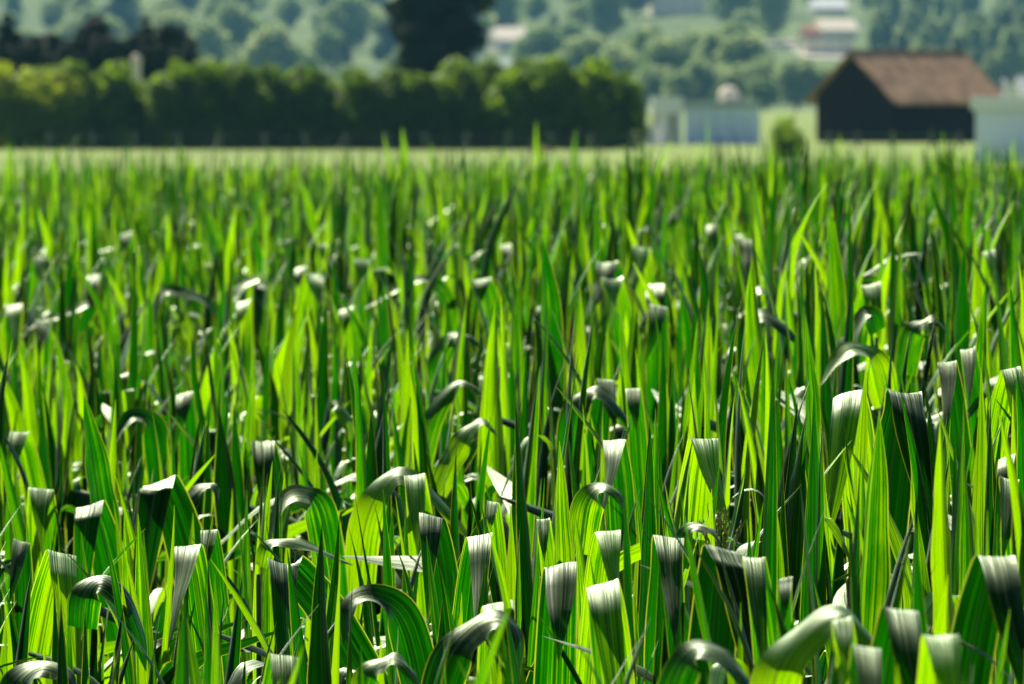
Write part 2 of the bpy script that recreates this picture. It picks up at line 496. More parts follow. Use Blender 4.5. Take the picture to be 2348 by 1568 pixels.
# (kind, control data, width px, label)   px are of the 2347 x 1568 view
# F: folds towards the viewer (x, y of fold, hang px, hang dx, rise dx, taper of the hanging end)
# A: arches across the view, control points from stalk to tip;  S: upright, tip x,y, foot x,y
H = [
('F', (650,1290,190,20,110,0.75), 80, 'maize plant with a square pale leaf fold left of bottom centre, dark pointed end hanging'),
('F', (1285,1292,150,-10,-15,0.3), 80, 'maize plant with a flat leaf fold right of bottom centre, leftmost of a lower pair'),
('F', (1380,1337,230,30,15,0.25), 80, 'maize plant with a broad leaf hanging dark, just right of the flat lower fold'),
('F', (1655,1256,330,110,-10,0.3), 92, 'maize plant with the broadest dark hanging leaf, folded flat beside a smaller step'),
('F', (1727,1278,160,10,20,0.5), 54, 'maize plant with a small pale fold stepping down right of the broad dark leaf'),
('F', (1142,1380,170,10,-10,0.2), 78, 'maize plant with a short ribbed pale fold near the bottom just left of centre'),
('F', (142,1266,200,60,-45,0.4), 72, 'maize plant bottom left with a bright rising leaf folding right into a dark end'),
('F', (432,1250,110,-35,30,0.85), 66, 'maize plant with a white triangular leaf end hanging left over a broad green blade'),
('F', (370,1103,300,-45,40,0.5), 78, 'maize plant with a long white streaked leaf hanging in the lower left'),
('F', (208,1156,200,-15,30,0.6), 68, 'maize plant with a white ribbed leaf hanging between two folds in the lower left'),
('F', (94,1119,85,2,8,0.9), 62, 'maize plant with a small pointed white leaf tip folded near the left edge'),
('F', (603,1012,120,15,20,0.3), 56, 'maize plant with a squared white fold left of the middle over a dark end'),
('F', (1408,1008,90,-35,20,0.8), 60, 'maize plant with a white leaf end pointing down left, right of the middle'),
('F', (1392,1216,95,40,-15,0.7), 64, 'maize plant with a grey white leaf end pointing down right near the lower middle'),
('F', (1532,1230,135,18,-10,0.85), 76, 'maize plant with a long pointed white leaf end like a tongue, lower right of centre'),
('F', (1612,1005,115,50,-25,0.7), 74, 'maize plant with a broad bright green blade folded at the top, tip hanging right'),
('F', (1945,897,190,-40,25,0.3), 76, 'maize plant with a rounded white shining fold right of centre, behind a yellow blade'),
('F', (2072,900,240,45,-15,0.3), 88, 'maize plant with a wide dark leaf hanging beside the rounded white fold at right'),
('F', (2282,1275,300,60,-40,0.3), 92, 'maize plant near the right edge with a wide dark leaf folded over a pale band'),
('F', (2062,1396,200,45,-40,0.3), 86, 'maize plant in the lower right with a blurred pale fold above a dark hanging end'),
('F', (2155,1456,170,35,-20,0.6), 88, 'maize plant in the lower right corner, white leaf end hanging from a bright fold'),
('F', (1928,1418,90,10,20,0.3), 50, None),
('F', (1985,1482,110,20,-15,0.6), 72, None),
('F', (652,1500,150,25,-20,0.3), 70, 'maize plant at the bottom edge with a white band folded flat left of centre'),
('F', (988,1180,170,-10,20,0.4), 60, None),
('F', (1100,1226,130,0,-15,0.85), 62, 'maize plant with a white wedge shaped leaf end hanging near the lower middle'),
('F', (950,1088,110,10,20,0.3), 50, None),
('F', (2308,1045,120,-25,10,0.5), 44, None),
('F', (2312,1098,90,-25,5,0.3), 48, None),
('F', (2315,845,130,30,-20,0.3), 50, None),
('F', (1392,602,60,-25,20,0.4), 52, 'maize plant with the upper of two crisp white zigzag folds above the middle'),
('F', (1402,640,80,-15,10,0.7), 54, 'maize plant with the lower of two crisp white zigzag folds above the middle'),
('F', (1502,650,60,0,12,0.2), 50, None),
('F', (1508,700,70,-20,8,0.4), 46, None),
('F', (722,628,60,5,-10,0.2), 46, None),
('F', (690,612,55,-5,8,0.4), 30, None),
('F', (1105,640,60,-20,15,0.5), 44, None),
('F', (1470,566,70,-15,12,0.4), 42, None),
('F', (1630,515,90,0,4,0.1), 28, None),
('F', (1995,652,90,20,-15,0.3), 50, None),
('F', (2170,830,100,-15,15,0.5), 46, None),
('F', (2218,800,60,-10,12,0.6), 38, None),
('F', (2265,575,60,10,5,0.5), 30, None),
('F', (215,630,40,0,-5,0.2), 32, None), ('F', (290,535,30,0,2,0.2), 26, None), ('F', (32,698,60,5,-15,0.4), 44, None),
('F', (100,735,40,5,-8,0.3), 38, None), ('F', (795,706,40,-20,12,0.6), 38, None), ('F', (1388,870,50,10,-10,0.2), 44, None),
('F', (1450,890,40,0,5,0.2), 36, None), ('F', (830,595,60,0,8,0.2), 40, None), ('F', (1710,548,50,5,-10,0.2), 34, None),
('F', (1545,490,60,0,4,0.1), 22, None), ('F', (560,690,40,-20,8,0.6), 34, None), ('F', (425,900,60,-10,10,0.4), 40, None),
('F', (45,990,50,-30,20,0.5), 44, None), ('F', (50,1240,80,-20,8,0.4), 40, None), ('F', (1800,1325,60,-15,4,0.5), 34, None),
('F', (1245,1190,50,-4,8,0.4), 32, None), ('F', (1160,560,40,0,8,0.3), 26, None), ('F', (95,590,40,5,-10,0.2), 40, None),
('F', (740,560,30,0,3,0.2), 24, None), ('F', (480,1215,60,-15,10,0.5), 40, None), ('F', (1130,1150,60,-30,20,0.5), 30, None),
('A', [(980,1650),(930,1440),(868,1374),(806,1384),(786,1480)], 52, 'maize plant near the bottom with a huge green blade arching left to a white tip'),
('A', [(770,1400),(735,1180),(692,1134),(645,1160),(608,1250)], 40, 'maize plant with a white streaked leaf arching left above the squared fold'),
('A', [(820,1420),(838,1200),(905,1088),(985,1130),(1060,1215),(1100,1260)], 34, 'maize plant with a yellow green blade rising and a narrow grey tip sweeping right'),
('A', [(368,1120),(352,985),(310,955),(278,985),(262,1025)], 36, 'maize plant with a smooth white arched leaf left of the middle'),
('A', [(955,1110),(990,960),(1045,882),(1085,885),(1110,915)], 22, 'maize plant with a thin white arc just left of the tall two tone blade'),
('A', [(1000,1130),(1035,1050),(1075,985),(1112,968),(1140,1000)], 24, 'maize plant with a bright white curved leaf touching the tall two tone blade'),
('A', [(1300,1110),(1315,950),(1358,894),(1405,920),(1450,985),(1475,1030)], 27, 'maize plant with a yellow edged leaf arching right, just right of the middle'),
('A', [(1330,1270),(1345,1160),(1378,1118),(1412,1128),(1430,1170)], 30, 'maize plant with a white cupped arch below the middle right'),
('A', [(1555,1300),(1572,1225),(1600,1205),(1632,1218),(1655,1250)], 18, None),
('A', [(1530,1640),(1560,1540),(1600,1488),(1650,1500),(1700,1550),(1740,1620)], 38, 'maize plant at the bottom edge with a white arch rising right of centre'),
('A', [(1760,1640),(1785,1530),(1850,1445),(1930,1405),(2000,1470),(2060,1530)], 52, 'maize plant at the bottom edge with a broad bright green blade leaning right'),
('A', [(10,1640),(45,1560),(100,1524),(150,1545),(180,1590)], 40, 'maize plant in the bottom left corner with a white blade arching low'),
('A', [(820,1620),(845,1540),(890,1510),(930,1525),(965,1580)], 28, None),
('A', [(990,1650),(1030,1510),(1085,1440),(1140,1418),(1180,1450),(1190,1560)], 50, 'maize plant at the bottom edge with a green blade arching right below centre'),
('A', [(185,1440),(195,1360),(235,1328),(285,1370),(320,1450),(335,1540)], 36, None),
('A', [(600,1300),(615,1250),(660,1238),(730,1260),(810,1296)], 18, None),
('A', [(390,1250),(430,1150),(475,1112),(495,1125),(500,1160)], 22, None),
('A', [(1040,830),(1025,700),(985,645),(930,655),(870,690),(825,712)], 20, 'maize plant with a long pale leaf stretching left above the middle, stem dark'),
('A', [(2030,930),(2005,830),(1960,802),(1920,830),(1880,885)], 30, 'maize plant with a white arc reaching down left, right of centre'),
('A', [(2010,760),(1990,720),(1950,780),(1915,840),(1895,930)], 24, None),
('A', [(2075,860),(2090,765),(2125,733),(2150,738),(2170,765)], 24, None),
('A', [(1715,860),(1722,750),(1745,722),(1790,745),(1840,800)], 30, 'maize plant with a pale leaf bowing right over dark blades, upper right'),
('A', [(505,720),(470,690),(420,672),(370,680),(340,780)], 20, None),
('A', [(590,640),(560,655),(530,690),(500,740),(480,770)], 20, None),
('A', [(180,760),(205,700),(150,725),(100,735),(60,760)], 14, None),
('A', [(1010,900),(1005,830),(1035,775),(1075,770),(1100,800)], 26, None),
('A', [(760,950),(770,930),(790,945),(803,985),(805,1020)], 20, None),
('A', [(1110,590),(1040,585),(1075,592),(1110,575),(1160,565)], 8, None),
('A', [(2060,640),(1980,640),(2030,600),(2070,585),(2120,580)], 10, None),
('S', (1136,690,1150,1300), 68, 'maize plant with the tallest two tone blade in the middle, yellow left and black right'),
('S', (1242,540,1258,1000), 62, 'maize plant with a broad upright green blade, tallest right of the middle'),
('S', (1282,1010,1292,1330), 60, None),
('S', (922,290,950,600), 24, 'maize plant with the tallest bright tip reaching over the dark hedge'),
('S', (878,302,930,640), 17, 'maize plant with a slim dark tip beside the tallest bright tip, before the dark hedge'),
('S', (748,685,715,1180), 58, 'maize plant with a dark pointed blade like a sword left of the middle'),
('S', (768,760,770,1050), 30, None), ('S', (671,778,672,1060), 32, None),
('S', (502,935,545,1420), 66, 'maize plant with a wide dark green blade standing in the lower left'),
('S', (192,905,232,1200), 72, 'maize plant with a broad veined green blade near the left edge, curving edge right'),
('S', (128,760,180,1180), 44, None), ('S', (438,770,490,1150), 38, None), ('S', (343,640,335,960), 30, None),
('S', (1516,345,1526,640), 20, 'maize plant with a dark needle tip standing against the grey shed'),
('S', (1652,345,1662,660), 22, None), ('S', (1902,470,1912,900), 60, None), ('S', (1966,380,1900,700), 22, None),
('S', (2322,312,2332,560), 18, 'maize plant with a thin bright tip against the outbuilding at the right edge'),
('S', (2064,352,2090,640), 18, None), ('S', (2150,380,2135,660), 26, None), ('S', (1845,720,1855,1400), 56, None), ('S', (2155,960,2172,1420), 58, 'maize plant with a tall yellow green blade at right below the middle'),
('S', (1985,830,1960,1420), 46, 'maize plant with a glowing yellow blade in front of the rounded white fold'),
('S', (2015,940,1985,1420), 92, None), ('S', (1492,985,1480,1330), 44, None), ('S', (878,1120,893,1480), 32, None),
('S', (1722,600,1760,900), 60, None), ('S', (2210,560,2200,900), 50, None), ('S', (2260,640,2250,950), 40, None), ('S', (935,755,930,1080), 36, None),
('S', (878,640,880,1000), 34, None), ('S', (575,800,560,1150), 24, None), ('S', (650,545,575,800), 22, None),
('S', (195,360,200,640), 24, None), ('S', (340,400,345,660), 22, None), ('S', (262,470,300,720), 30, None), ('S', (20,395,45,640), 22, None),
('S', (985,420,1040,760), 26, None), ('S', (1145,440,1155,720), 26, None), ('S', (1420,700,1440,1000), 28, None), ('S', (1600,560,1650,960), 36, None),
('S', (466,470,510,700), 36, None), ('S', (690,410,730,640), 34, None), ('S', (1210,380,1215,640), 22, None), ('S', (1275,360,1290,620), 24, None),
('S', (1885,500,1850,800), 20, None), ('S', (2347,420,2320,700), 26, None), ('S', (1070,690,1060,960), 24, None), ('S', (1430,1090,1440,1400), 26, None),
('S', (1560,1130,1640,1500), 26, None), ('S', (1115,1190,1150,1400), 30, None), ('S', (230,1180,262,1400), 26, None), ('S', (-5,1000,60,1300), 40, None),
]
def catmull(Pn, n):
    Pn = np.asarray(Pn, float)
    Q = np.vstack([2 * Pn[0] - Pn[1], Pn, 2 * Pn[-1] - Pn[-2]])
    outp = []
    m = 14
    for i in range(1, len(Q) - 2):
        t = np.linspace(0, 1, m, endpoint=False)[:, None]
        p0, p1, p2, p3 = Q[i-1], Q[i], Q[i+1], Q[i+2]
        outp.append(0.5 * ((2*p1) + (-p0+p2)*t + (2*p0-5*p1+4*p2-p3)*t*t + (-p0+3*p1-3*p2+p3)*t**3))
    outp.append(Q[-2][None])
    C = np.concatenate(outp)
    s_ = np.concatenate([[0], np.cumsum(np.linalg.norm(np.diff(C, axis=0), axis=1))])
    # closer samples where it bends
    k = np.interp(np.linspace(0, s_[-1], n), s_, np.arange(len(s_)))
    k2 = np.linspace(0, len(s_) - 1, n)
    k = 0.4 * k + 0.6 * k2
    return np.stack([np.interp(k, np.arange(len(s_)), C[:, i]) for i in range(3)], -1), np.interp(k, np.arange(len(s_)), s_) / s_[-1]

def hero_leaf(h, seed):
    """-> (distance, stalk foot x, leaf V, UV, F, keepout)"""
    kind, dat, wpx, lab = h
    r = random.Random(seed)
    if kind == 'A': xt = min(dat, key=lambda q: q[1]); xr, yr = xt
    else: xr, yr = dat[0], dat[1]
    off = 0.16 if kind != 'S' else -0.04
    D = 24.0
    for _ in range(8):
        D = FPX * max(0.22, drop((xr - 1173.5) / FPX * D, D) + off) / (max(yr, 300) - 225)
    if kind == 'F': D = min(D, FPX * 0.105 / wpx)
    else: D = min(D, FPX * 0.100 / wpx)
    D = min(D, 85.0)
    m = D / FPX
    if kind == 'F':
        x, y_, hang, hdx, rdx, tp = dat; tp = min(1.0, tp + 0.28); hang *= 1.15; hdx = hdx * 1.35 + r.choice((-8, 8)); rdx = rdx * 2.2 + r.choice((-14, 14));  W0 = wpx * m
        T = P(x, y_, D); hm = hang * m * r.uniform(1.15, 1.9); hx = hdx * m
        k1 = min(0.055, W0 * 0.75) * r.uniform(0.8, 1.5); fw = r.uniform(0.1, 0.55) * hm
        ctrl = [T + Vector((rdx * m * 1.3, 0.10, -0.78)), T + Vector((rdx * m * 0.9, 0.08, -0.42)), T + Vector((rdx * m * 0.45, 0.045, -0.16)), T + Vector((rdx * m * 0.15, 0.02, -0.04)),
                T + Vector((0, -0.01, 0)), T + Vector((hx * 0.10, -0.01 - k1 * 1.2, -k1 * 0.46)), T + Vector((hx * 0.22, -0.03 - k1 * 1.75, -k1 * 1.25)), T + Vector((hx * 0.6, -0.03 - k1 * 2.15 - fw * 0.5, -max(hm * 0.6, k1 * 2.5))), T + Vector((hx, -0.03 - k1 * 2.15 - fw, -max(hm, k1 * 3.6)))]
        C, v = catmull([tuple(c) for c in ctrl], 30)
        iz = v[np.argmax(C[:, 2])]
        W = wpx * m
        end = 1 - np.clip((v - iz) / (1 - iz), 0, 1) ** (1.2 + 2.2 * (1 - tp)) * (0.97)
        wd = np.maximum(W * np.where(v < iz, 0.8 + 0.42 * np.sin(np.clip(v / iz, 0, 1) * math.pi) ** 0.8 + 0.14 * v / iz, 0.94 * end), 0.0015)
        side = np.tile(np.array([1.0, r.uniform(-0.45, 0.45), 0.0]), (len(C), 1)); side[:, 2] = r.uniform(-0.26, 0.26) + 0.25 * r.uniform(-1, 1) * np.sin(v * 4); side[:, 1] += r.choice((-1, 1)) * r.uniform(0.3, 1.1) * np.clip((v - iz) / (1 - iz), 0, 1)
        fold = R(r.uniform(5, 20)) * np.clip(np.abs(v - iz) * 5, 0, 1)
        foot = ctrl[0]
    elif kind == 'A':
        ctrl = [tuple(P(px, py, D - 0.02 * i)) for i, (px, py) in enumerate(dat)]
        C, v = catmull(ctrl, 30)
        W = min(0.105, max(0.060, wpx * m * 2.6)); wpx = min(wpx, 0.62 * W / m)
        a = math.acos(min(0.97, wpx * m / W))
        sg = 1.0 if dat[-1][0] > dat[0][0] else -1.0
        Tn = np.gradient(C, axis=0); Tn /= np.linalg.norm(Tn, axis=1)[:, None]
        vw = np.array([0, 1.0, 0])
        # broad side turns to the viewer low down on the blade
        ip = int(np.argmax(C[:, 2])); vert = np.abs(Tn[:, 2]) ** 5
        aa = a * np.where(np.arange(len(v)) <= ip, 1 - 0.95 * vert, 1 - 0.25 * vert)
        side = np.cross(Tn, vw) * (sg * np.cos(aa))[:, None] + vw * np.sin(aa)[:, None]
        wd = width_profile(v, W, base=0.85, peak=0.35)
        fold = np.full(len(C), R(r.uniform(6, 16)))
        foot = Vector(ctrl[0])
    else:
        x, y_, fx, fy = dat
        a = P(x, y_, D); b = P(fx, fy, D)
        L_ = (a - b).length
        if L_ < 0.62: b = a + (b - a) * (0.62 / L_)
        if L_ > 0.85: b = a + (b - a) * (0.85 / L_)
        bow = Vector((r.uniform(-0.012, 0.012), 0.03, 0))
        ctrl = [tuple(b), tuple(b.lerp(a, 0.35) + bow), tuple(b.lerp(a, 0.7) + bow), tuple(a)]
        C, v = catmull(ctrl, 22)
        W = wpx * m / math.cos(0.5)
        ang = r.choice([-1, 1]) * 0.45
        side = np.tile(np.array([math.cos(ang), math.sin(ang), 0.0]), (len(C), 1))
        wd = width_profile(v, W * 1.05, base=0.85, peak=0.40, ex=r.uniform(1.4, 2.1))
        fold = np.full(len(C), R(r.uniform(34, 50))) * (r.choice([1, -1]) if r.random() < 0.3 else 1)
        foot = b
    V, UV = blade(C, wd, side, -fold, r.uniform(0.08, 0.22), seed, 6)
    return D, foot, V, UV, grid_faces(len(C), 6), (xr, yr, wpx, D, kind)
HEROES = [hero_leaf(h, 900 + i) for i, h in enumerate(H)]

# positions of every plant
cells = []
ST = 0.34
r0 = random.Random(3)
y = 7.0
while y < FIELD_END:
    half = 0.0605 * y + 0.9
    x = -half - 0.6 - (0.7 if y < 60 else 0)
    while x < half:
        px_, py_ = x + r0.uniform(-0.13, 0.13), y + r0.uniform(-0.15, 0.15)
        cells.append((px_, py_))
        x += ST
    y += ST
plants = []
for (x, y) in cells:
    H_ = drop(x, y) + r0.gauss(0, 0.11) - (r0.random() < 0.13) * r0.uniform(0.08, 0.26) + 0.03
    H_ = max(0.25, H_)
    u_ = x / y * FPX + 1173.5
    skip = False
    for (_, foot, _, _, _, (hx, hy, hw, hD, hk)) in HEROES:
        if abs(foot.x - x) < 0.10 and abs(foot.y - y) < 0.13: skip = True
        if y < hD + 0.1 and y > hD * 0.6 and abs(u_ - hx) < hw * 0.5 + 46 * 20 / y:
            need = (hy + (75 if hk != 'S' else 170) * 22 / hD - 225) * y / FPX
            H_ = max(H_, min(need, H_ + 0.42))
    if skip: continue
    top = CAMZ - H_
    u = x / y * FPX + 1173.5
    vtop = 225 + FPX * H_ / y
    if vtop > 1720: continue
    plants.append((y, x, top, u, vtop))
plants.sort()
inview = [p for p in plants if -60 < p[3] < 2410 and p[4] < 1640]
NEAR = 290 - len(HEROES)
near = inview[:NEAR]
nearset = set((p[0], p[1]) for p in near)
far = [p for p in plants if (p[0], p[1]) not in nearset]

# prototypes
protos = []
NPROTO = 36
for k in range(NPROTO):
    parts = []
    for j, (nm, V, UV, F) in enumerate(gen_plant(100 + k, 0, 10)):
        me = mesh_from('leaf', V, F, M['maize'], UV, np.full(len(V), (k * 0.37 + j * 0.23) % 1.0), smooth=True)
        parts.append(('leaf', me))
    parts.append(('stalk', stalk_mesh(1.3, k)))
    protos.append(parts)
MAIZE_GROUP = 'maize plants in the field'
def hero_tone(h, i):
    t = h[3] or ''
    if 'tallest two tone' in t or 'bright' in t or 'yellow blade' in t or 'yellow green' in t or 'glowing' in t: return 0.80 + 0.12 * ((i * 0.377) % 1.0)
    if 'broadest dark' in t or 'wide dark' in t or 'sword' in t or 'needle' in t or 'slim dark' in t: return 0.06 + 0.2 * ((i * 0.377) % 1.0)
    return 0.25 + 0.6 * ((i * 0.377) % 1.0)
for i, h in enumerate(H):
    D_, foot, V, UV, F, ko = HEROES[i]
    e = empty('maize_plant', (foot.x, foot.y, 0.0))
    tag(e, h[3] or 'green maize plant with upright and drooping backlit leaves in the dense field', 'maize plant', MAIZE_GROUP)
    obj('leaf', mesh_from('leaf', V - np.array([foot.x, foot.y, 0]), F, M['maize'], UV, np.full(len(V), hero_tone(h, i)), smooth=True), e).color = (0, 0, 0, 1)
    k = r0.randrange(NPROTO); a = r0.uniform(0, 6.28)
    zt = foot.z - 0.02
    for j, (nm, me) in enumerate(protos[k]):
        if nm == 'stalk': q = obj('stalk', me, e); q.scale = (1, 1, zt / 1.3)
        elif j in (0, 1, 2, 4): q = obj('leaf', me, e); q.color = (r0.random(), 0, 0, 1); q.rotation_euler = (0, 0, a); q.scale = (1, 1, min(0.92, (zt - 0.1) / 1.3))
for i, (y, x, top, u, vt) in enumerate(near):
    k = r0.randrange(NPROTO)
    e = empty('maize_plant', (x, y, 0.0), r0.uniform(-0.5, 0.5) + (math.pi if r0.random() < 0.5 else 0))
    s = top / 2.0
    e.scale = (0.5 + 0.5 * s, 0.5 + 0.5 * s, s)
    tag(e, 'green maize plant with upright and drooping backlit leaves in the dense field', 'maize plant', MAIZE_GROUP)
    for nm, me in protos[k]:
        obj(nm, me, e).color = (r0.random(), 0, 0, 1)
    if i % 41 == 7:
        obj('tassel', tassel_mesh(i), e, (0.02, 0.0, 1.72))

# the rest of the field: one object
def build_far():
    lods = {0: [gen_plant(500 + k, 0, 9) for k in range(10)], 1: [gen_plant(600 + k, 1, 9) for k in range(16)], 2: [gen_plant(700 + k, 2, 9) for k in range(16)]}
    packed = {}
    for l, ps in lods.items():
        for k, parts in enumerate(ps):
            Vs, Us, Fs, Ts = [], [], [], []; off = 0
            for j, (nm, V, UV, F) in enumerate(parts):
                Vs.append(V); Us.append(UV); Fs.append(F + off); off += len(V); Ts.append(np.full(len(V), j * 0.23))
            packed[l, k] = tuple(map(np.concatenate, (Vs, Us, Fs, Ts)))
    AV, AU, AF, AT = [], [], [], []; off = 0
    for (y, x, top, u, vt) in far:
        l = 0 if y < 34 else 1 if y < 62 else 2
        if not -80 < u < 2430: l = max(l, 1)
        V, U, F, T = packed[l, r0.randrange(10 if l == 0 else 16)]
        a = r0.uniform(-0.5, 0.5) + (math.pi if r0.random() < 0.5 else 0); s = top / 2.0; h = 0.5 + 0.5 * s
        c, sn = math.cos(a) * h, math.sin(a) * h
        W = np.stack([V[:, 0] * c - V[:, 1] * sn + x, V[:, 0] * sn + V[:, 1] * c + y, V[:, 2] * s], -1)
        AV.append(W.astype(np.float32)); AU.append(U); AF.append(F + off); AT.append((T + r0.random()) % 1.0); off += len(V)
    me = mesh_from('maize_field', np.concatenate(AV), np.concatenate(AF), M['maize'], np.concatenate(AU), np.concatenate(AT), smooth=True)
    o = obj('maize_field', me)
    tag(o, 'mass of green maize leaves stretching back to the meadow', 'maize field', kind='stuff')
build_far()

# ------------------------------------------------------------------ trees and bushes
def leaf_cloud(r, lobes, nleaf, size, noise=0.38):
    """many small leaf faces spread through lobes [(c, rad)]"""
    vol = np.array([l[1][0]*l[1][1]*l[1][2] for l in lobes]) ** 0.7
    idx = r.choice(len(lobes), nleaf, p=vol / vol.sum())
    C = np.array([l[0] for l in lobes])[idx]; Rd = np.array([l[1] for l in lobes])[idx]
    d = r.normal(size=(nleaf, 3)); d /= np.linalg.norm(d, axis=1)[:, None]
    rad = r.uniform(0.5, 1.05, nleaf) ** 0.5
    rad = rad * (1 + 0.10 * np.sin(d[:, 0] * 9 + idx) * np.sin(d[:, 2] * 11 + idx * 2))
    p = C + d * Rd * rad[:, None]
    nrm = d * 1.0 + r.normal(size=(nleaf, 3)) * noise; nrm /= np.linalg.norm(nrm, axis=1)[:, None]
    a = np.cross(nrm, r.normal(size=(nleaf, 3))); a /= np.linalg.norm(a, axis=1)[:, None]
    b = np.cross(nrm, a)
    s = (size * r.uniform(0.6, 1.4, nleaf))[:, None]
    V = np.stack([p - a * s, p - b * s * 0.55, p + a * s, p + b * s * 0.55], 1).reshape(-1, 3)
    F = np.arange(nleaf * 4).reshape(-1, 4)
    tone = np.repeat((idx * 0.37 % 1.0) * 0.6 + r.uniform(0, 0.4, nleaf), 4)
    return V, F, tone

def trunk_mesh(h, rad, seed, limbs=5, spread=2.0, crown0=0.35):
    r = random.Random(seed); b = bmesh.new()
    def tube(p, q, r1, r2, n=7, k=5):
        p, q = Vector(p), Vector(q); ax = (q - p).normalized(); s = ax.orthogonal().normalized(); t = ax.cross(s)
        prev = None
        wob = Vector((r.uniform(-1, 1), r.uniform(-1, 1), 0)) * (q - p).length * 0.05
        for i in range(k + 1):
            f = i / k; c = p.lerp(q, f) + wob * math.sin(math.pi * f); rr = r1 + (r2 - r1) * f
            ring = [b.verts.new(c + (s * math.cos(a) + t * math.sin(a)) * rr) for a in [2 * math.pi * j / n for j in range(n)]]
            if prev:
                for j in range(n): b.faces.new((prev[j], prev[(j+1) % n], ring[(j+1) % n], ring[j]))
            prev = ring
        b.faces.new(prev)
    tube((0, 0, -0.1), (r.uniform(-.1, .1) * h * .3, 0, h * 0.85), rad, rad * 0.25)
    for i in range(limbs):
        z = h * (crown0 + 0.45 * i / limbs); a = i * 2.4 + r.uniform(-.3, .3)
        tube((0, 0, z), (math.cos(a) * spread * .7, math.sin(a) * spread * .7, z + h * 0.18), rad * 0.4, rad * 0.08, 5, 3)
    me = bpy.data.meshes.new('trunk'); b.to_mesh(me); b.free(); me.materials.append(M['bark'])
    return me

def tree_proto(seed, h, wd, mat, nleaf, size, shape='round', lobes=9):
    r = np.random.default_rng(seed)
    L = []
    z0 = h * (0.12 if shape != 'round' else 0.22)
    for i in range(lobes):
        f = (i + 0.5) / lobes
        z = z0 + (h - z0) * f
        if shape == 'round': env = math.sin(math.pi * min(1, f * 0.85 + 0.12)) ** 0.6
        elif shape == 'cone': env = (1 - f) ** 0.8 + 0.08
        elif shape == 'column': env = math.sin(math.pi * (f * 0.8 + 0.15)) ** 0.7
        a = r.uniform(0, 6.28); k_ = 1.0 if lobes < 15 else 0.72
        off = wd * 0.5 * env * r.uniform(0.15, 0.62) / k_
        rr = wd * 0.5 * env * r.uniform(0.42, 0.75) * k_ + 0.03 * wd
        L.append(((math.cos(a) * off, math.sin(a) * off, min(z, h - rr * 0.7)), (rr, rr, rr * r.uniform(0.75, 1.1))))
        if shape == 'round' or shape == 'column':
            L.append(((-math.cos(a) * off * 0.9, -math.sin(a) * off * 0.9, min(z, h - rr)), (rr * .85, rr * .85, rr * .8)))
    V, F, T = leaf_cloud(r, L, nleaf, size, 1.3 if mat == M['wood_a'] else 0.38)
    cm = mesh_from('crown', V, F, mat, None, T)
    return cm, trunk_mesh(h, h * 0.022 + 0.05, seed, spread=wd * 0.4)

def ragged_tree(seed, h, mat, nleaf, size):
    r = np.random.default_rng(seed); L = []
    for i in range(44):
        z = h * (0.2 + 0.78 * (i + 0.5) / 44)
        env = 2.3 if z < 0.44 * h else 3.9 if z < 0.66 * h else 3.1 if z < 0.85 * h else 2.0
        a = i * 2.4 + r.uniform(-0.4, 0.4); off = env * r.uniform(0.1, 0.95); rr = r.uniform(0.55, 1.25)
        L.append(((math.cos(a) * off, math.sin(a) * off, z), (rr * 1.2, rr * 1.2, rr * 0.75)))
    for i in range(7): L.append(((0, 0, h * (0.25 + 0.1 * i)), (1.9, 1.9, 1.3)))
    V, F, T = leaf_cloud(r, L, nleaf, size, 0.6)
    return mesh_from('crown', V, F, mat, None, T), trunk_mesh(h, 0.3, seed, 9, 3.0)

def put_tree(name, pr, loc, scale, rz, label, cat, group):
    e = empty(name, loc, rz)
    e.scale = scale if isinstance(scale, tuple) else (scale,) * 3
    obj('trunk', pr[1], e); obj('crown', pr[0], e).color = ((rz * 7.31 + loc[0] * 0.173) % 1.0, 0, 0, 1)
    tag(e, label, cat, group)
    return e

# hedge along the meadow, 506 m away (39.3 px to the metre)
DH = 506.0
def bush_proto(seed, wd, h, mat, nleaf, size, lobes=14):
    r = np.random.default_rng(seed); L = []
    for i in range(lobes):
        f = i / (lobes - 1)
        x = (f - 0.5) * wd * 0.85; z = h * r.choice([r.uniform(0.3, 0.8), r.uniform(0.72, 1.0)]); 
        rr = h * r.uniform(0.13, 0.30)
        rr = rr if z < 0.75 * h else h * r.uniform(0.07, 0.14); z = min(z, 1.06 * h - rr)
        L.append(((x, r.uniform(-0.6, 0.6), z), (rr * 1.15, rr * 1.2, rr)))
    for i in range(5):
        x = (i / 4 - 0.5) * wd * 0.8
        L.append(((x, 0, h * 0.25), (h * 0.28, h * 0.35, h * 0.27)))
        L.append(((x, 0, h * 0.52), (h * 0.26, h * 0.33, h * 0.27)))
    V, F, T = leaf_cloud(r, L, nleaf, size)
    return mesh_from('crown', V, F, mat, None, T), trunk_mesh(h * 0.8, 0.12, seed, 6, wd * 0.35, 0.1)
bp = [bush_proto(10 + i, 5.0, 4.4, M['bush'], 16000, 0.15, 22) for i in range(4)]
wp = bush_proto(20, 4.2, 4.3, M['willow'], 13000, 0.13)
hedge = [  # px centre, px width, top y
    (40, 190, 142, 'w'), (165, 190, 150, 0), (330, 170, 174, 1), (480, 180, 148, 2), (620, 190, 156, 3),
    (760, 170, 178, 1), (900, 160, 162, 0), (1010, 150, 182, 2), (1130, 170, 142, 3), (1270, 180, 140, 0), (1385, 112, 168, 2)]
